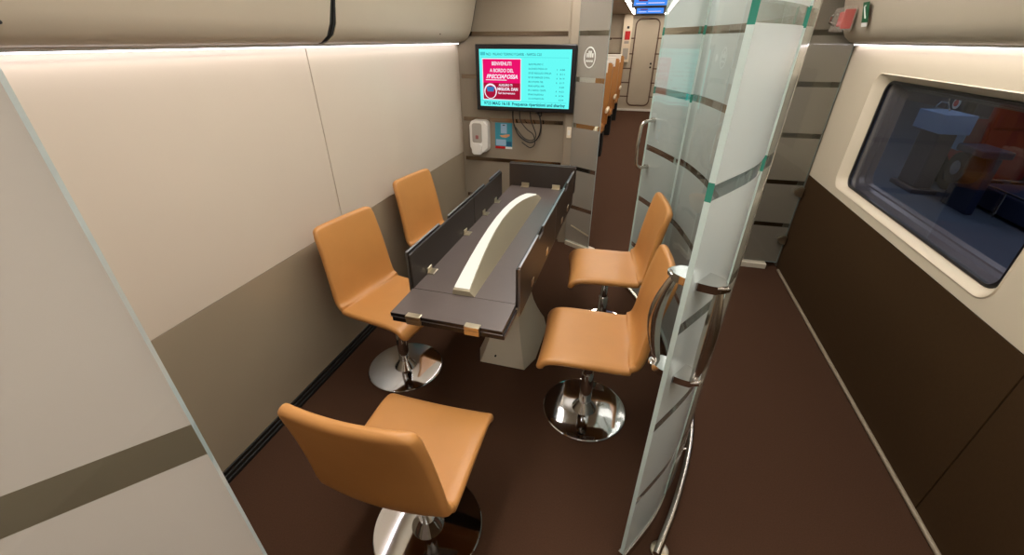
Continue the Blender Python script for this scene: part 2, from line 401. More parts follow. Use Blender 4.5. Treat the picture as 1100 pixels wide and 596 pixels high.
# ================================================================== CHAIRS
def chair_shell():
    # middle line of the shell in (x forward, z up)
    path = smooth_pts([(.205, .385, 0), (.200, .412, 0), (.178, .432, 0), (.12, .440, 0), (0, .438, 0), (-.11, .434, 0), (-.165, .440, 0), (-.197, .466, 0), (-.212, .515, 0), (-.222, .60, 0), (-.240, .72, 0), (-.268, .855, 0)], 5)
    pts = [(p.x, p.y) for p in path]
    # arc length
    s = [0]
    for a, c in zip(pts, pts[1:]): s.append(s[-1]+math.hypot(c[0]-a[0], c[1]-a[1]))
    T = s[-1]; th = .0165
    rings = []
    crease = min(range(len(pts)), key=lambda i: abs(pts[i][0]+.165)+abs(pts[i][1]-.440))
    idx = []
    extra = [0, .004, .010, .018]
    def sample(d):
        for i in range(len(s)-1):
            if s[i+1] >= d: break
        f = (d-s[i])/(s[i+1]-s[i]); a, c = pts[i], pts[i+1]
        tx, tz = c[0]-a[0], c[1]-a[1]; l = math.hypot(tx, tz)
        return a[0]+tx*f, a[1]+tz*f, tx/l, tz/l
    ds = sorted(set([round(v, 5) for v in extra+[T-v for v in extra]+[x for x in s if .024 < x < T-.024]]))
    dc = s[crease]
    out = []
    for d in ds:
        x, z, tx, tz = sample(min(max(d, 1e-5), T-1e-5)); nx, nz = -tz, tx   # pick normal to the sitter side
        if d < dc: nx, nz = tz, -tx
        else: nx, nz = tz, -tx
        # path runs from front to the back: sitter side is up on the seat, forward on the back
        if nz < 0 and d < dc*.9: nx, nz = -nx, -nz
        if d >= dc*.9 and nx < 0: nx, nz = -nx, -nz
        e = min(d, T-d)
        rc = .036
        w = (.205 if d < dc else .205-.022*(d-dc)/(T-dc))
        if e < rc: w -= rc - math.sqrt(max(0, rc*rc-(rc-e)**2))
        t = th if e >= th else math.sqrt(max(1e-6, th*th-(th-e)**2))
        t = max(t, .004)
        ring = []
        bow_ = .020 if d > dc else .006
        N = 12; prof = []
        for k in range(N+1): prof.append((-w+th*.8 + (2*w-1.6*th)*k/N, t))
        for k in range(1, 6): a = R(90-180*k/6); prof.append((w-th*.8+th*.8*math.cos(a), t*math.sin(a)))
        for k in range(N+1): prof.append((w-th*.8-(2*w-1.6*th)*k/N, -t))
        for k in range(1, 6): a = R(270-180*k/6); prof.append((-w+th*.8+th*.8*math.cos(a), t*math.sin(a)))
        for (y, q) in prof:
            cv = bow_*(y/.2)**2
            sd = .7 if abs(q) >= t*.999 and q > 0 else 1
            ring.append((x+nx*(q+cv), y, z+nz*(q+cv)))
        out.append((d, ring))
    return out, dc
SHELL, DC = chair_shell()
def shell_bm(sel, cap0, cap1):
    b = BM(); V = [[b.verts.new(p) for p in r] for r in sel]; n = len(V[0])
    for A, B in zip(V, V[1:]):
        for i in range(n): b.faces.new((A[i], A[(i+1) % n], B[(i+1) % n], B[i]))
    if cap0: b.faces.new(V[0])
    if cap1: b.faces.new(V[-1])
    return b
def make_chair(label):
    t = thing('swivel_chair', label, 'chair', (0, 0, 0), 0, None)
    seat = [r for d, r in SHELL if d <= DC+.006]; back = [r for d, r in SHELL if d >= DC-.006]
    link('seat', shell_bm(seat, True, True), 'leather', t, autosm=60)
    link('backrest', shell_bm(back, True, True), 'leather', t, autosm=60)
    b = BM(); box(b, -.10, .10, -.09, .09, .407, .419, .003); lathe(b, [(0, .36), (.032, .36), (.045, .408), (0, .408)], 24); link('seat_plate', b, 'steel', t)
    b = BM(); lathe(b, [(0, .10), (.021, .10), (.021, .40), (0, .40)], 28); link('inner_column', b, 'chrome', t, autosm=40)
    b = BM(); lathe(b, [(0, .02), (.029, .02), (.029, .235), (.026, .24), (0, .24)], 32); link('post', b, 'chrome', t, autosm=40)
    b = BM(); lathe(b, [(.0, .012), (.058, .012), (.060, .016), (.056, .022), (.034, .052), (.029, .060), (0, .060)], 40); link('collar', b, 'chrome', t, autosm=30)
    b = BM(); lathe(b, [(0, 0), (.199, 0), (.203, .004), (.203, .008), (.199, .0115), (.19, .0125), (.10, .0150), (0, .0165)], 96); link('base_disc', b, 'chrome', t, autosm=30)
    return t
ch = make_chair('tan leather swivel chair nearest the camera, its back towards the viewer')
spots = [
    ((-.550, .775), 91, None),
    ((-1.062, 1.548), -11, 'tan leather chair by left wall, seat tucked under the near corner of table'),
    ((-1.085, 2.30), -9, 'tan leather chair by left wall, mostly hidden behind the raised table flap'),
    ((-.058, 1.515), 184, 'tan leather swivel chair right of table, beside the curved glass handles'),
    ((-.050, 2.215), 188, 'tan leather swivel chair right of table, nearer the glass door leaf'),
]
for i, ((x, y), a, lab) in enumerate(spots):
    o = ch if i == 0 else copy_tree(ch)
    o.location = (x, y, 0); o.rotation_euler = (0, 0, R(a))
    if lab: o['label'] = lab
    o['group'] = 'tan swivel chairs around the table'

# ================================================================== TABLE
TX0, TX1, TY0, TY1, TZ = -.765, -.345, 1.255, 2.665, .74
tb = thing('folding_table', 'long dark dining table with raised folding flaps and glowing centre lamp', 'table', (-.555, 1.95, 0))
def toff(b):
    bmesh.ops.translate(b, verts=b.verts, vec=(.555, -1.95, 0)); return b
def tlink(name, b, mat, par=None, **k):
    o = link(name, toff(b), mat, tb if par is None else par, **k); return o
b = BM(); box(b, TX0, TX1, TY0, TY1, TZ-.028, TZ, .002); tlink('tabletop', b, 'table')
def black_edges(b):
    b.normal_update()
    for f in b.faces: f.material_index = 0 if abs(f.normal.z) > .9 else 1
    return b
# near flap: two leaves lying folded flat
b = BM(); box(b, TX0-.002, TX1+.004, 1.076, TY0-.004, TZ-.013, TZ+.001, .0012); black_edges(b); lf = tlink('end_flap', b, ['table', 'table_edge'])
b = BM(); box(b, TX0-.003, TX1+.005, 1.075, TY0-.004, TZ-.0165, TZ-.0145, .0006); tlink('edge_trim', b, 'edge_alu', lf)
b = BM(); box(b, TX0+.002, TX1+.010, 1.080, TY0-.006, TZ-.038, TZ-.021, .0012); tlink('end_flap', b, 'table_edge')
for x in (-.675, -.45):
    b = BM(); box(b, x-.028, x+.028, 1.066, 1.092, TZ-.012, TZ+.0035, .0015); box(b, x-.028, x+.028, 1.068, 1.08, TZ-.034, TZ-.0150, .0015); tlink('hinge', b, 'satin', par=lf)
# vertical flaps, two leaves each
def flap(side, y0, y1, h=.145):
    s = -1 if side == 'L' else 1
    x = TX0 if side == 'L' else TX1
    dz = .0 if side == 'L' else .008
    lo = TZ-.02 if side == 'L' else TZ-.055
    b = BM()
    xa, xb = sorted((x, x+s*.008)); box(b, xa, xb, y0, y1, TZ-.02, TZ+h, .0015)
    o = tlink('side_flap', b, 'table_dark')
    b = BM(); xa, xb = sorted((x+s*.001, x+s*.0075)); box(b, xa, xb, y0+.002, y1-.002, TZ+h, TZ+h+.003, .001); tlink('edge_trim', b, 'table_edge', o)
    # outer folded leaf, with a thumb notch in its upper edge
    xa, xb = sorted((x+s*.0105, x+s*.0185)); m = (y0+y1)/2; n = .05; top = TZ+h+.006
    P = [(y0, lo), (y1, lo), (y1, top), (m+n, top), (m+n-.008, top-.022), (m-n+.008, top-.022), (m-n, top), (y0, top)]
    b = BM(); prism(b, P, 'x', xa, xb); o2 = tlink('side_flap', b, 'table_dark')
    b = BM(); xa, xb = sorted((x+s*.0100, x+s*.0190))
    for (ya, yb) in ((y0, m-n), (m+n, y1)):
        b = BM(); box(b, xa, xb, ya, yb, top, top+.005, .001); tlink('edge_trim', b, 'edge_alu', o2)
    b = BM(); box(b, xa, xb, y0-.003, y0, lo, top-.001, .0008); tlink('end_trim', b, 'edge_alu', o2)
    for y in (y0+.14, y1-.14):
        b = BM(); xa, xb = sorted((x-s*.030, x+s*.002)); box(b, xa, xb, y-.024, y+.024, TZ+.0005, TZ+.005, .0015)
        xa, xb = sorted((x-s*.004, x+s*.001)); box(b, xa, xb, y-.020, y+.020, TZ+.004, TZ+.024, .0015)
        tlink('hinge', b, 'satin', par=o)
    for y in (y0+.2, y1-.2):
        if side == 'R':
            b = BM(); box(b, x+.018, x+.021, y-.02, y+.02, TZ-.03, TZ+.0, .001); tlink('hinge', b, 'satin', par=o2)
YM = 1.957
for sd in 'LR':
    flap(sd, TY0+.003, YM-.003); flap(sd, YM+.003, 2.455 if sd == 'L' else 2.56)
b = BM(); box(b, TX0-.012, TX1+.012, TY1, TY1+.014, TZ-.02, TZ+.148, .0015); ef = tlink('end_flap', b, 'table_dark')
b = BM(); box(b, TX0-.012, TX1+.012, TY1+.017, TY1+.031, TZ-.02, TZ+.152, .0015); tlink('end_flap', b, 'table_dark')
for x in (-.665, -.455):
    b = BM(); box(b, x-.026, x+.026, TY1-.032, TY1, TZ+.0005, TZ+.006, .0015); box(b, x-.026, x+.026, TY1-.004, TY1+.001, TZ+.004, TZ+.026, .001); tlink('hinge', b, 'satin', par=ef)
# centre lamp fin: arched body with glowing top
fy = [1.255+.002, 1.29, 1.36, 1.45, 1.56, 1.68, 1.80, 1.92, 2.04, 2.16, 2.27, 2.36, 2.42, 2.455]
def fz(y):
    u = (y-1.255)/1.20; return .022+.088*math.sin(math.pi*min(1, max(0, u)))**.9
b = BM(); x0, x1 = -.600, -.508; bt = .012
V = [[b.verts.new(p) for p in ((x0, y, TZ), (x1, y, TZ), (x1-.020-.030*math.sin(math.pi*(y-1.255)/1.2), y, TZ+fz(y)-.003), (x0+.004, y, TZ+fz(y)-.003))] for y in fy]
for A, B in zip(V, V[1:]):
    for i in range(4): b.faces.new((A[i], A[(i+1) % 4], B[(i+1) % 4], B[i]))
b.faces.new(V[0]); b.faces.new(V[-1]); lampb = tlink('lamp_body', b, 'lamp_side', autosm=30)
b = BM()
V = [[b.verts.new(p) for p in ((x0+.006+o, y, TZ+fz(y)-.0025), (x1-.023-.030*math.sin(math.pi*(y-1.255)/1.2)-o, y, TZ+fz(y)-.0025), (x1-.023-.030*math.sin(math.pi*(y-1.255)/1.2)-o, y, TZ+fz(y)+.002), (x0+.006+o, y, TZ+fz(y)+.002))] for y, o in [(y, .01 if y in (fy[-1],) else 0) for y in [fy[0]+.012]+fy[1:]]]
for A, B in zip(V, V[1:]):
    for i in range(4): b.faces.new((A[i], A[(i+1) % 4], B[(i+1) % 4], B[i]))
b.faces.new(V[0]); b.faces.new(V[-1]); tlink('lamp_diffuser', b, 'lamp_fin', lampb, autosm=30)
# flared pedestal
b = BM(); px, py = -.545, 1.97
def oct_(hx, hy, cx, cy): return [(-hx, -hy+cy), (-hx+cx, -hy), (hx-cx, -hy), (hx, -hy+cy), (hx, hy-cy), (hx-cx, hy), (-hx+cx, hy), (-hx, hy-cy)]
prev = None
lev = []
for k in range(13):
    u = k/12; z = .712*u
    f = (1-u)**2.5
    lev.append((z, .05+.12*f, .09+.175*f, .02+.02*f, .03+.08*f))
for z, hx, hy, cx, cy in [(0, .17, .265, .04, .11)]+lev[0:]:
    r = [b.verts.new((px+p[0], py+p[1], z)) for p in oct_(hx, hy, cx, cy)]
    if prev and z > 0:
        for i in range(8): b.faces.new((prev[i], prev[(i+1) % 8], r[(i+1) % 8], r[i]))
    elif prev is None: b.faces.new(r[::-1]); first = r
    if prev is not None and z == 0:
        bmesh.ops.delete(b, geom=[v for v in prev], context='VERTS'); b.faces.new(r[::-1])
    prev = r
b.faces.new(prev); pd = tlink('pedestal', b, 'plinth', autosm=25)
b = BM(); tube(b, [(-.585, py-.252, .055), (-.585, py-.262, .055)], .005, 10); tlink('screw', b, 'gap', pd)

# ================================================================== CURVED GLASS WALL
PLAN = [(.09, 2.79), (.167, 2.645), (.263, 2.41), (.312, 2.224), (.343, 2.05), (.357, 1.9), (.362, 1.7), (.356, 1.5), (.334, 1.3), (.302, 1.16), (.250, 1.02), (.148, .85)]
FULL = smooth_pts([(p[0], p[1], 0) for p in PLAN], 8)
def offs(line, d):
    out = []
    for i, p in enumerate(line):
        t = (line[min(i+1, len(line)-1)]-line[max(i-1, 0)]).normalized(); n = Vector((-t.y, t.x, 0))   # line runs towards camera: n points to +x side
        out.append(p+n*d)
    return out
def glass_bm(line, z0, z1, d0, d1):
    """inner clear face (mat 1) at d0, outer filmed face (mat 0) at d1, edges mat 2"""
    b = BM(); A = offs(line, d0); B = offs(line, d1)
    a0 = [b.verts.new((p.x, p.y, z0)) for p in A]; a1 = [b.verts.new((p.x, p.y, z1)) for p in A]
    b0 = [b.verts.new((p.x, p.y, z0)) for p in B]; b1 = [b.verts.new((p.x, p.y, z1)) for p in B]
    n = len(A)
    for i in range(n-1):
        b.faces.new((a0[i], a0[i+1], a1[i+1], a1[i])).material_index = 1
        b.faces.new((b0[i], b0[i+1], b1[i+1], b1[i])).material_index = 0
        b.faces.new((a0[i], a0[i+1], b0[i+1], b0[i])).material_index = 2
        b.faces.new((a1[i], a1[i+1], b1[i+1], b1[i])).material_index = 2
    for i in (0, n-1): b.faces.new((a0[i], a1[i], b1[i], b0[i])).material_index = 2
    return b
iA = min(range(len(FULL)), key=lambda i: (FULL[i]-Vector((.262, 2.41, 0))).length)
iB = min(range(len(FULL)), key=lambda i: (FULL[i]-Vector((.222, 2.50, 0))).length)
gp = thing('curved_glass_partition', 'tall curved frosted glass partition with clear bands between table and corridor', 'glass partition', (.35, 1.7, 0))
def glink(name, b, mats, par, base, **k):
    bmesh.ops.translate(b, verts=b.verts, vec=(-base[0], -base[1], -base[2])); return link(name, b, mats, par, **k)
GB = (.35, 1.7, 0)
o = glink('glass_sheet', glass_bm(FULL[iB:], .055, ZC-.002, 0, .013), ['frost', 'clear', 'edge'], gp, GB, autosm=30)
b = BM(); glink('bottom_rail', glass_bm(FULL[iB:], 0, .052, -.006, .019), ['steel', 'steel', 'steel'], gp, GB, autosm=30); b.free()
# corridor-side sheet short of the near edge; cream tint imitates the wall's reflection
GO = smooth_pts([(.386, 1.75, 0), (.386, 1.6, 0), (.380, 1.45, 0), (.362, 1.3, 0), (.335, 1.20, 0), (.298, 1.12, 0)], 8)
glink('outer_glass_sheet', glass_bm(GO, .055, ZC-.002, 0, .010), ['frost_outer', 'frost_outer', 'edge'], gp, GB, autosm=30)
# door leaf: starts at the aisle
DB = (.09, 2.79, 0)
gd = thing('curved_glass_door', 'frosted glass door leaf with bow handle at the aisle opening', 'door', DB)
glink('glass_sheet', glass_bm(FULL[:iA+1], .03, ZC-.03, -.022, -.010), ['frost', 'clear', 'edge'], gd, DB, autosm=30)
b = BM(); glink('bottom_rail', glass_bm(FULL[:iA+1], .004, .032, -.026, -.006), ['steel']*3, gd, DB, autosm=30); b.free()
b = BM()
hp = [(.095, 2.735, 1.185), (.060, 2.70, 1.183), (.035, 2.69, 1.165), (.030, 2.685, 1.12), (.026, 2.68, 1.04), (.030, 2.685, .96), (.038, 2.69, .925), (.060, 2.70, .912), (.10, 2.73, .910)]
tube(b, smooth_pts(hp, 4), .0095, 10); 
for z in (1.185, .910): tube(b, [(.085, 2.735, z), (.13, 2.755, z)], .013, 12)
glink('door_handle', b, 'steel', gd, DB, autosm=40)

# grab handle pair clamped on the near glass
HC = Vector((.184, .904, 0))
hn = Vector((.9, -.43, 0)).normalized(); ht = Vector((-hn.y, hn.x, 0))
gh = thing('grab_handle_pair', 'polished bowed grab handles clamped on both faces of curved glass end', 'grab handle', (HC.x, HC.y, .84))
def hlink(name, b, mat): return glink(name, b, mat, gh, (HC.x, HC.y, .84), autosm=40)
def clamp(z):
    b = BM(); P = []
    for k in range(32):
        a = 2*math.pi*k/32; P.append(HC+hn*.071*math.cos(a)+ht*.034*math.sin(a))
    prism(b, [(p.x, p.y) for p in P], 'z', z-.010, z+.010)
    bmesh.ops.bevel(b, geom=[e for e in b.edges if abs(e.verts[0].co.z-e.verts[1].co.z) < 1e-5], offset=.006, segments=3, affect='EDGES')
    return b
hlink('clamp_plate', clamp(1.125), 'chrome'); hlink('clamp_plate', clamp(.85), 'chrome')
for s in (-1, 1):
    b = BM(); pp = []; rr = []
    for k in range(17):
        u = k/16; bow = math.sin(math.pi*u)
        pp.append(HC+hn*s*(.050+(.028 if s < 0 else .006)*bow)+Vector((0, 0, .855+.265*u))); rr.append(.009+.009*bow)
    tube(b, pp, rr, 16, up=hn); hlink('grip', b, 'steel')

# low guard tube on the corridor side
GT = [(.40, 1.95, .125), (.425, 1.75, .122), (.428, 1.576, .12), (.404, 1.333, .115), (.338, 1.066, .11), (.262, .850, .10)]
line = smooth_pts(GT, 8)
gt = thing('guard_rail', 'low curved steel tube guarding the glass along the corridor floor', 'rail', (.41, 1.5, 0))
GTB = (.41, 1.5, 0)
b = BM(); tube(b, line, .013, 14); glink('tube', b, 'steel', gt, GTB, autosm=50)
b = BM(); tube(b, [(.35, 1.30, .10), (.395, 1.31, .113)], .007, 10); box(b, .352, .372, 1.285, 1.325, .075, .125, .002); glink('bracket', b, 'steel', gt, GTB, autosm=40)
b = BM(); tube(b, [(.290, .925, 0), (.290, .925, .10)], .010, 12); glink('foot_post', b, 'steel', gt, GTB, autosm=40)
b = BM(); lathe(b, [(0, 0), (.032, 0), (.032, .004), (.029, .006), (0, .006)], 32, .290, .925, 0); glink('floor_flange', b, 'satin', gt, GTB, autosm=40)

# ================================================================== OTHER GLASS SCREENS
def flat_glass(name, label, p0, p1, z0, z1, th, mats, smudge=False):
    p0 = Vector((*p0, 0)); p1 = Vector((*p1, 0)); t = thing(name, label, 'glass partition', (p0.x, p0.y, z0))
    N = 2; line = [p0.lerp(p1, i/N) for i in range(N+1)]
    glink('glass_sheet', glass_bm(line, z0, z1, 0, th), mats, t, (p0.x, p0.y, z0)); return t
# far left narrow screen (film faces the dining bay)
fl = flat_glass('glass_side_screen', 'narrow angled frosted glass screen with oval emblem beside the aisle', (-.475, 3.43), (-.252, 3.30), .035, ZC-.01, -.010, ['frost_side', 'clear', 'edge_pale'])
d = (Vector((-.252, 3.30))-Vector((-.475, 3.43))); L = d.length; ang = math.atan2(d.y, d.x)
em = bpy.data.objects.new('emblem_holder', None)
bpy.data.objects.remove(em)
b = BM(); pts = [(.115+.047*math.cos(2*math.pi*k/40), -.006, 1.49+.064*math.sin(2*math.pi*k/40)) for k in range(40)]
tube(b, pts, .0042, 6, closed=True)
for (x, h, z) in ((-.024, .022, 1.50), (-.008, .034, 1.505), (.008, .034, 1.505), (.024, .022, 1.50)):
    box(b, .115+x-.0045, .115+x+.0045, -.008, -.004, z-h*.4, z+h*.8)
for k in range(4): box(b, .115-.03+k*.016, .115-.022+k*.016, -.008, -.004, 1.462, 1.474)
for v in b.verts: v.co.z -= .035; v.co.y -= .007
e_ = link('oval_emblem', b, 'whiteprint', fl); e_.rotation_euler = (0, 0, ang)
b = BM(); tube(b, [(.06, -.01, .155), (.262, -.03, .125)], .006, 10); o = link('support_rod', b, 'satin', fl); o.rotation_euler = (0, 0, ang)
# near left pane, right beside the camera
nl = flat_glass('glass_end_screen', 'large grey frosted glass screen beside the camera at lower left', (-.268, .130), (-.84, -.56), .03, ZC-.01, -.010, ['frost_grey', 'clear', 'edge_pale'])
dv = (Vector((-.84, -.56))-Vector((-.268, .130))); ang2 = math.atan2(dv.y, dv.x)
# right rear screen with its clips
rs = flat_glass('glass_rear_screen', 'banded frosted glass screen at far end of the corridor', (.50, 3.40), (1.238, 3.425), .045, ZC-.01, .010, ['frost_rear', 'clear', 'edge_pale'])
for z in (.655, .275):
    b = BM(); P = [(1.235+.055*math.cos(R(a)), z-.02+.035*math.sin(R(a))) for a in range(90, 271, 15)]
    prism(b, P, 'y', 3.385, 3.41); bmesh.ops.translate(b, verts=b.verts, vec=(-.50, -3.40, -.045)); link('clip', b, 'satin', rs)

# ================================================================== FAR WALL FITTINGS
# screen
tv = thing('wall_screen', 'black framed screen on far wall showing a cyan train timetable', 'screen', (-.868, YF, 1.34))
TVY = -.10
b = BM(); box(b, -.388, .388, TVY, TVY+.05, -.232, .232, .006); link('bezel', b, 'black', tv)
b = BM(); box(b, -.2, .2, TVY+.05, -.002, -.12, .12, .004); link('bracket', b, 'black', tv)
cy = emat('screen_cyan', (104, 252, 246), 1.0)
b = BM(); box(b, -.355, .355, TVY-.002, TVY+.001, -.2, .2); sc = link('display', b, cy, tv)
mg = emat('screen_magenta', (236, 20, 108), 1.0); mr = emat('screen_dark_red', (168, 22, 56), 1.0); mw = emat('screen_white', (250, 236, 250), 1.0)
mn = emat('screen_navy', (10, 60, 92), 1.0); mb = emat('screen_blue', (60, 120, 180), 1.0); mk = emat('screen_dim_teal', (70, 200, 205), 1.0)
yy = TVY-.003
def scbox(name, x0, x1, z0, z1, m, d=0):
    b = BM(); box(b, x0, x1, yy-.001-d, yy-d+.0005, z0, z1); return link(name, b, m, sc)
scbox('picture_border', -.332, -.022, -.152, .138, mw, 0)
scbox('picture_upper', -.327, -.027, -.03, .133, mg, .001)
scbox('picture_lower', -.327, -.027, -.147, -.03, mr, .001)
def st(s, size, m, x, z, width=None, shear=0, off=0): return text('lettering', s, size, m, (x, yy-.003, z), sc, width=width, shear=shear, off=off)
st('BENVENUTI', .034, mw, -.255, .092, .155, 0, .0008)
st('A BORDO DEL', .034, mw, -.270, .045, .19, 0, .0008)
st('FRECCIAROSSA', .038, mw, -.300, .002, .25, .3, .0014)
scbox('underline', -.305, -.135, -.012, -.007, mw, .0015)
st('AUGURO TI', .022, mw, -.20, -.052, .11, 0, .0006)
st('MIGLIOR. DAN', .028, mw, -.212, -.082, .165, 0, .0012)
st('Sei benvenuto', .020, mw, -.205, -.108, .135, 0, .0004)
# little red train front in the picture
b = BM(); prism(b, [(-.268+.052*math.cos(R(a)), -.09+.055*math.sin(R(a))) for a in range(0, 360, 15)], 'y', yy-.0035, yy-.0025); link('train_nose', b, mw, sc)
b = BM(); prism(b, [(-.268+.043*math.cos(R(a)), -.094+.046*math.sin(R(a))) for a in range(0, 360, 15)], 'y', yy-.0045, yy-.0035); link('train_nose', b, mr, sc)
b = BM(); prism(b, [(-.30, -.058), (-.235, -.058), (-.242, -.092), (-.292, -.092)], 'y', yy-.0055, yy-.0045); link('train_windscreen', b, mb, sc)
scbox('logo_block', -.345, -.305, .158, .180, mk, .001)
st('9623  MILANO TORINO P.GARIB. - NAPOLI CLE', .024, mn, -.298, .158, .43)
scbox('rule', -.345, .335, .145, .147, mk, .001)
rows = [('06:05 MILANO C.', .115, ''), ('06:20 BOLOGNA AV', .145, '2'), ('07:05 REGGIO EMILIA', .175, '4'), ('07:30 FIRENZE S.M.N.', .165, '8'), ('08:10 ROMA TIB.', .115, '8'),
        ('08:40 NAPOLI AFR.', .125, ''), ('09:12 NAPOLI CENTR.', .14, '8'), ('09:40 SALERNO', .12, '8'), ('10:10 PAESTUM', .12, '')]
for i, (s, w, n) in enumerate(rows):
    z = .096-i*.0295
    st(s, .0165, mn, .035, z, w)
    if i: st('0:%02d' % (5+i*3), .0145, mn, .275, z-.004, .035)
    if n: st(n, .0145, mn, .25, z-.004)
scbox('rule', -.345, .335, -.160, -.158, mk, .001)
st('9723 MAG 16:18  Frequente ripartizioni and sharing', .031, mn, -.325, -.188, .65, 0, .0006)
# cables under the screen
cb = thing('hanging_cables', 'black cables looping down from the screen', 'cable', (-.85, YF-.03, 1.10))
def cable(pts, r=.0045):
    b = BM(); tube(b, smooth_pts([(x, y, z) for x, y, z in pts], 6), r, 8); return link('cable', b, 'cable', cb, autosm=50)
cable([(-.12, -.02, .03), (-.115, -.02, -.08), (-.07, -.02, -.18), (.02, -.02, -.235), (.09, -.02, -.20), (.115, -.02, -.10), (.085, -.02, .03)], .006)
cable([(-.06, -.03, .03), (-.055, -.03, -.06), (.0, -.03, -.13), (.055, -.03, -.17), (.07, -.03, -.24), (.03, -.03, -.275), (-.04, -.03, -.235)], .0035)
cable([(.02, -.015, .03), (.03, -.015, -.06), (.055, -.015, -.12), (.075, -.015, -.18), (.04, -.015, -.22), (-.03, -.015, -.20), (-.10, -.015, -.12)], .004)
cable([(.12, -.03, .03), (.11, -.03, -.03), (.06, -.02, .03)], .005)
# dispenser
dp = thing('soap_dispenser', 'white wall soap dispenser below the left corner of the screen', 'dispenser', (-1.262, YF, .885))
b = BM(); prism(b, rrect(-.078, .078, -.12, .135, .035, 6), 'y', -.075, 0)
bmesh.ops.bevel(b, geom=[e for e in b.edges if e.verts[0].co.y < -.07 and e.verts[1].co.y < -.07], offset=.014, segments=3, affect='EDGES'); link('housing', b, 'white', dp, autosm=40)
b = BM(); prism(b, rrect(-.055, .03, -.045, .115, .02, 5), 'y', -.080, -.074); link('front_panel', b, 'grey', dp, autosm=40)
b = BM(); prism(b, rrect(-.058, .026, -.138, -.045, .016, 5), 'y', -.095, -.06); bmesh.ops.bevel(b, geom=[e for e in b.edges if e.verts[0].co.y < -.09 and e.verts[1].co.y < -.09], offset=.006, segments=2, affect='EDGES'); link('push_bar', b, 'white', dp, autosm=40)
b = BM(); prism(b, rrect(-.026, .0, -.012, .018, .005, 3), 'y', -.0815, -.0798); link('logo', b, pmat('faded_red_print', (150, 90, 90), .5), dp)
# leaflet
lf_ = thing('hygiene_leaflet', 'teal leaflet with hand picture taped beside the soap dispenser', 'leaflet', (-1.064, YF, .895))
def lb(name, x0, x1, z0, z1, m, d): b = BM(); box(b, x0, x1, -.002-d*.0006, -.0006-d*.0006 if d else -.0003, z0, z1); return link(name, b, m, lf_)
lb('sheet', -.075, .075, -.105, .105, 'teal_print', 0)
lb('picture_dispenser', -.025, .028, .02, .098, 'lightblue_print', 1)
b = BM(); prism(b, [(-.02, -.01), (.02, -.015), (.055, .004), (.05, .016), (.02, .012), (-.01, .006), (-.035, .004)], 'y', -.0036, -.0022); link('picture_hand', b, 'skin_print', lf_)
lb('text_block', -.068, .02, -.08, -.03, 'lightblue_print', 1); lb('text_block', .025, .07, -.082, -.045, 'blue_print', 1)
lb('red_strip', -.075, .015, -.105, -.085, 'red', 1); lb('white_strip', .015, .075, -.105, -.088, 'whiteprint', 1)
lb('badge', -.008, .012, .082, .09, 'dark_print', 2)
# switch
sw = thing('light_switch', 'small cream switch plate right of the hanging cables', 'switch', (-.505, YF-.05, .96))
b = BM(); box(b, -.018, .018, -.01, 0, -.042, .042, .003); link('plate', b, 'window_cream', sw)
b = BM(); box(b, -.010, .010, -.014, -.009, -.02, .02, .002); link('rocker', b, 'white', sw)

# alarm box on the right locker end
ab = thing('emergency_handle_box', 'red emergency handle in clear cover at the end of locker', 'emergency handle', (1.076, 3.235, 1.70))
b = BM(); box(b, -.040, .022, -.085, .085, -.062, .062, .01); link('clear_cover', b, 'cover', ab)
b = BM(); box(b, -.022, .02, -.05, .045, -.035, .04, .006); link('red_handle', b, 'red', ab)
b = BM(); box(b, -.03, .02, -.062, -.055, -.045, .05, .002); link('red_frame', b, 'red', ab)
b = BM(); tube(b, [(-.02, .07, -.025), (-.045, .085, -.01), (-.045, .085, .02), (-.02, .07, .03)], .009, 8); link('hinge_clip', b, 'chrome', ab)
b = BM(); box(b, .0225, .026, -.06, .06, -.05, .05); link('back_plate', b, 'grey', ab)
sg = thing('emergency_sign', 'small green pictogram sticker beside the red emergency handle', 'sign', (1.094, 3.02, 1.725))
def tilt(o): o.rotation_euler = (0, R(-14), 0); return o
b = BM(); box(b, -.006, -.003, -.035, .035, -.045, .05); tilt(link('sticker', b, 'green', sg))
b = BM(); box(b, -.0058, -.0032, -.03, .035, -.065, -.047); tilt(link('sticker_text', b, 'whiteprint', sg))
b = BM(); tube(b, [(-.007, -.012, -.025), (-.007, .0, .0), (-.007, .012, .03), (-.007, -.006, .035)], .004, 6); tilt(link('pictogram', b, 'whiteprint', sg))

# ================================================================== NEXT COACH
def make_seat():
    t = thing('passenger_chair', 'ochre leather coach seat along the left of aisle', 'seat', (0, 0, 0), 0, 'ochre coach seats beyond the door')
    b = BM(); prism(b, [(.0, .42), (.50, .44), (.52, .36), (.02, .30)], 'x', -.20, .20)
    bmesh.ops.bevel(b, geom=list(b.edges), offset=.02, segments=2, affect='EDGES'); link('cushion', b, 'ochre', t, autosm=50)
    b = BM(); prism(b, [(.04, .40), (-.02, .72), (-.08, 1.08), (-.10, 1.20), (-.16, 1.20), (-.16, 1.06), (-.12, .70), (-.08, .38)], 'x', -.22, .22)
    bmesh.ops.bevel(b, geom=list(b.edges), offset=.018, segments=2, affect='EDGES'); link('backrest', b, 'ochre', t, autosm=50)
    b = BM(); prism(b, [(-.06, 1.08), (-.085, 1.215), (-.13, 1.225), (-.175, 1.21), (-.175, 1.08), (-.163, 1.08), (-.162, 1.20), (-.10, 1.20), (-.085, 1.08)], 'x', -.15, .15); link('headrest_cover', b, 'white', t)
    for s in (-1, 1):
        b = BM(); box(b, s*.222-.020, s*.222+.020, -.02, .36, .60, .65, .012); link('armrest', b, 'window_cream', t, autosm=50)
    b = BM(); box(b, .205, .242, -.05, .3, .08, .60, .01); link('side_panel', b, 'grey', t)
    b = BM(); box(b, -.2, .2, .05, .3, 0, .32, .01); link('base', b, 'gap', t)
    return t
st0 = make_seat(); k = 0
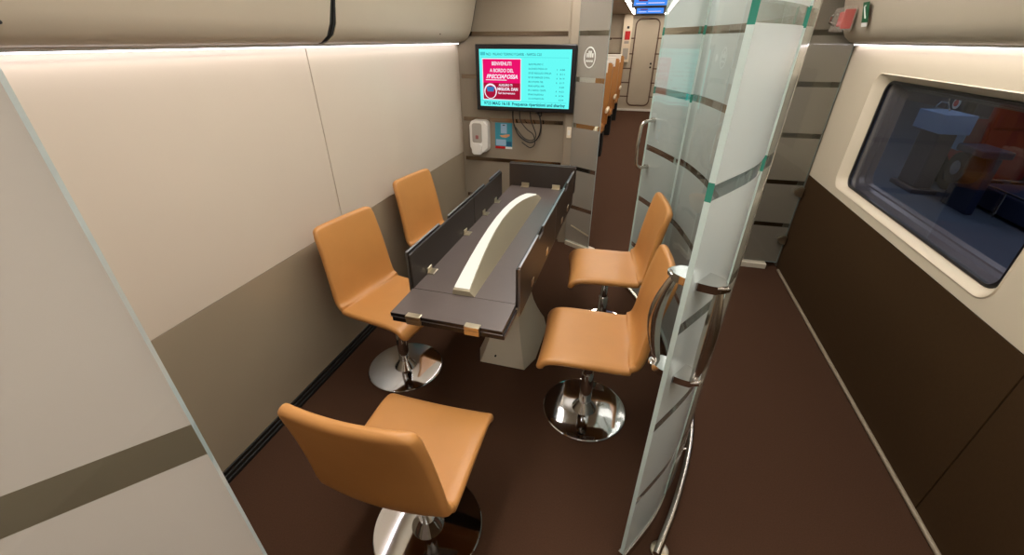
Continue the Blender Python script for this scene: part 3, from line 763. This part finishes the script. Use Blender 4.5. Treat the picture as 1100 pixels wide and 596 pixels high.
rowlab = ['nearest the glass door', 'second from the glass door', 'third from the glass door', 'last before the end wall']
for i in range(4):
    for x in (-.675, -1.178):
        o = st0 if k == 0 else copy_tree(st0); k += 1
        o.location = (x, 5.3+i*1.75, 0); o.scale = (1, 1, 1.08); o.rotation_euler = (0, 0, R(180))
        o['label'] = 'ochre leather coach seat by %s, row %s' % ('the aisle' if x > -.9 else 'the coach wall', rowlab[i])
for x in (-.37, .32):
    t = thing('coach_ceiling_light', 'long light strip in coach ceiling, %s of the small monitors' % ('left' if x < 0 else 'right'), 'ceiling light', (x, 7.8, ZC))
    b = BM(); box(b, -.045, .045, -4.0, 4.0, -.02, -.001, .003); link('frame', b, 'white', t)
    b = BM()
    for q in range(10): box(b, -.032, .032, -3.95+q*.79, -3.95+q*.79+.72, -.024, -.0205)
    link('diffuser', b, 'coach_lamp', t)
scr_blue = emat('monitor_blue', (70, 140, 240), 1.1); scr_dk = emat('monitor_dark_red', (110, 14, 50), 1.0)
for yy_, z0, z1, lab in ((7.0, 2.005, 2.105, 'blue passenger information monitor hanging in coach ceiling, nearer one'), (8.7, 1.99, 2.09, 'blue passenger information monitor hanging in coach ceiling, farther one')):
    t = thing('information_monitor', lab, 'monitor', (-.035, yy_, z0), 0, 'small ceiling monitors in the coach')
    h = z1-z0; w = .25
    b = BM(); box(b, -w, w, 0, .06, -.025, h, .008); link('case', b, 'black', t)
    b = BM(); box(b, -w+.03, w-.03, -.003, .001, .0, h-.02); s_ = link('display', b, scr_blue, t)
    b = BM(); box(b, -w+.09, -.04, -.006, -.0025, h*.5, h-.035); link('red_block', b, scr_dk, s_)
    b = BM(); box(b, -.03, .18, -.006, -.0025, h*.25, h*.33); box(b, -w+.06, -.06, -.006, -.0025, h*.2, h*.28); link('text_line', b, mw, s_)
    b = BM(); box(b, -.05, .05, .02, .05, h, ZC-z0); link('mount', b, 'black', t)
# fitting column beside the end door
ec = thing('service_column', 'pale service column with red extinguisher niche beside the end door', 'column', (-.50, YE-.10, 0))
b = BM(); box(b, -.11, .10, 0, .095, 1.12, ZC-.002, .006); link('column_body', b, 'window_cream', ec)
b = BM(); box(b, -.05, .07, -.01, .002, 1.60, 1.78, .004); link('red_box', b, 'red', ec)
b = BM(); box(b, -.02, .035, -.008, .002, 1.83, 1.88, .003); link('call_button', b, 'black', ec)
b = BM(); box(b, -.05, .06, -.006, .002, 1.52, 1.57); box(b, -.06, .07, -.006, .002, 1.18, 1.42, .01); link('handle_recess', b, 'grey', ec)
# luggage rack brackets on coach wall
rk = thing('luggage_rack', 'dark metal luggage rack above the coach seats', 'rack', (-1.2, 8, 1.62))
b = BM()
for y in range(-4, 4): box(b, -.22, .40, y-.01, y+.01, -.02, .02)
link('bracket', b, 'gap', rk)
b = BM()
for x in (-.1, .05, .2, .38): tube(b, [(x, -4.1, .0), (x, 3.7, .0)], .01, 6)
link('rail', b, 'steel', rk)

# ================================================================== OUTSIDE
GZ = -.62
M['asphalt'] = pmat('platform_concrete', (96, 106, 118), .6, noise=(2, .15))
b = BM(); box(b, 1.9, 30, -4, 45, GZ-.1, GZ); struct(link('platform_ground', b, 'asphalt'))
M['station'] = pmat('station_wall', (104, 96, 100), .8, noise=(.6, .3))
b = BM(); box(b, 11, 11.4, -4, 45, GZ, 6)
tag(link('station_wall', b, 'station'), 'dim grey station wall seen through the train window', 'wall', None, 'structure')
M['tug_red'] = pmat('tug_red', (150, 34, 42), .4); M['tyre'] = pmat('tyre', (34, 34, 36), .7); M['pbl'] = pmat('pale_blue_panel', (140, 172, 208), .5); M['dkblue'] = pmat('navy_box', (38, 46, 72), .5)
tg = thing('red_platform_tug', 'red platform tug parked outside the train window', 'vehicle', (5.68, 8.95, GZ))
b = BM(); prism(b, [(-.48, .25), (.48, .25), (.48, .80), (.25, .85), (.05, 1.1), (-.40, 1.15), (-.48, .8)], 'x', -.40, .40); bmesh.ops.bevel(b, geom=list(b.edges), offset=.04, segments=2, affect='EDGES'); link('body', b, 'tug_red', tg, autosm=40)
b = BM(); box(b, -.36, .3, -.46, -.22, 1.0, 1.45, .05); link('mast', b, 'tug_red', tg)
for (x, y) in ((-.42, -.26), (-.42, .26), (.42, -.26), (.42, .26)):
    b = BM(); tube(b, [(x-.08, y, .25), (x+.08, y, .25)], .25, 24); w_ = link('wheel', b, 'tyre', tg, autosm=40)
    b = BM(); tube(b, [(x-.09, y, .25), (x+.09, y, .25)], .11, 20); link('hub', b, 'steel', w_, autosm=40)
b = BM(); box(b, -.415, -.40, -.05, .35, .60, .85, .004); link('pale_side_panel', b, 'pbl', tg)
sgn = thing('buffer_lamp', 'black square lamp with red round target outside the train window', 'lamp', (5.0, 8.92, GZ))
b = BM(); tube(b, [(.05, 0, 0), (.05, 0, 1.2)], .04, 10); link('post', b, 'tyre', sgn)
b = BM(); box(b, -.05, .1, -.24, .24, 1.18, 1.5, .03); link('lamp_case', b, 'black', sgn)
b = BM(); tube(b, [(-.06, .0, 1.33), (-.05, .0, 1.33)], .085, 24); link('target_ring', b, 'whiteprint', sgn)
b = BM(); tube(b, [(-.068, .0, 1.33), (-.058, .0, 1.33)], .05, 24); link('target_centre', b, 'red', sgn)
pb = thing('pale_blue_crate', 'pale blue tilted crate outside beside the red tug', 'crate', (4.72, 8.61, GZ+.97))
b = BM(); box(b, -.2, .2, -.38, .38, -.02, .26, .01); link('crate_body', b, 'pbl', pb); b = BM(); tube(b, [(-.1, -.2, .30), (-.1, -.1, .40), (-.1, .1, .40), (-.1, .2, .30)], .012, 6); link('carry_handle', b, 'steel', pb)
b = BM(); 
box(b, -.12, .12, -.28, .28, -.90, -.02, .03); box(b, -.18, .18, -.36, .36, -.97, -.90, .01)
link('stand', b, 'ext_frame', pb)
bc = thing('baggage_trolley', 'dark navy baggage trolley with steel rim outside the window', 'trolley', (5.62, 7.35, GZ))
b = BM(); box(b, -.5, .6, -.75, .65, .05, .32, .02); link('trolley_box', b, 'dkblue', bc)
b = BM(); tube(b, [(-.5, -.75, .36), (-.5, .65, .36), (.6, .65, .36), (.6, -.75, .36)], .016, 8, closed=True)
for p in ((-.5, -.75), (-.5, .65), (.6, -.75), (.6, .65), (-.5, -.05)): tube(b, [(*p, .0), (*p, .36)], .014, 8)
link('steel_rim', b, 'steel', bc)
wc = thing('spare_wheel_cart', 'grey wheeled cart outside, right of the red tug', 'cart', (4.68, 7.6, GZ))
b = BM(); tube(b, [(-.1, 0, .6), (.1, 0, .6)], .22, 26); link('wheel', b, 'tyre', wc, autosm=40); b = BM(); tube(b, [(-.11, 0, .6), (.11, 0, .6)], .10, 20); link('hub', b, 'steel', wc, autosm=40)
b = BM(); box(b, -.05, .3, -.3, .3, .8, .9, .02); box(b, .1, .2, -.3, .3, 0, .8, .02); link('frame', b, 'dkblue', wc)
for i, (x, y) in enumerate(((4.9, 10.7), (9, 16.5))):
    pl = thing('platform_post', ['tall steel post outside near left edge of the train window', 'distant steel post outside on the platform'][i], 'post', (x, y, GZ))
    b = BM(); box(b, -.06, .06, -.06, .06, 0, 3.2, .01); link('shaft', b, 'steel', pl); b = BM(); box(b, -.1, .1, -.1, .1, 0, .03, .005); link('foot_plate', b, 'steel', pl)
bn = thing('blue_platform_cabinet', 'tall navy cabinet outside at right side of the window', 'cabinet', (7.6, 8.2, GZ))
b = BM(); box(b, -.5, .5, -.9, .9, 0, 2.2, .03); link('cabinet_body', b, 'dkblue', bn); b = BM(); box(b, -.52, -.5, -.02, .0, .1, 2.1); link('door_gap', b, 'black', bn)
# unseen lamps added over the platform to brighten the view outside
for y in (5, 10):
    ol = thing('platform_fill_light', 'unseen fill lamp added over the platform outside', 'lamp', (3.6, y, 4.2), 0, 'added platform fill lamps')
    b = BM(); box(b, -.2, .2, -.9, .9, .0, .08, .01); link('housing', b, 'grey', ol)
    b = BM(); box(b, -.17, .17, -.85, .85, -.015, -.002); link('tube', b, emat('platform_fill_glow', (244, 240, 248), 22), ol)
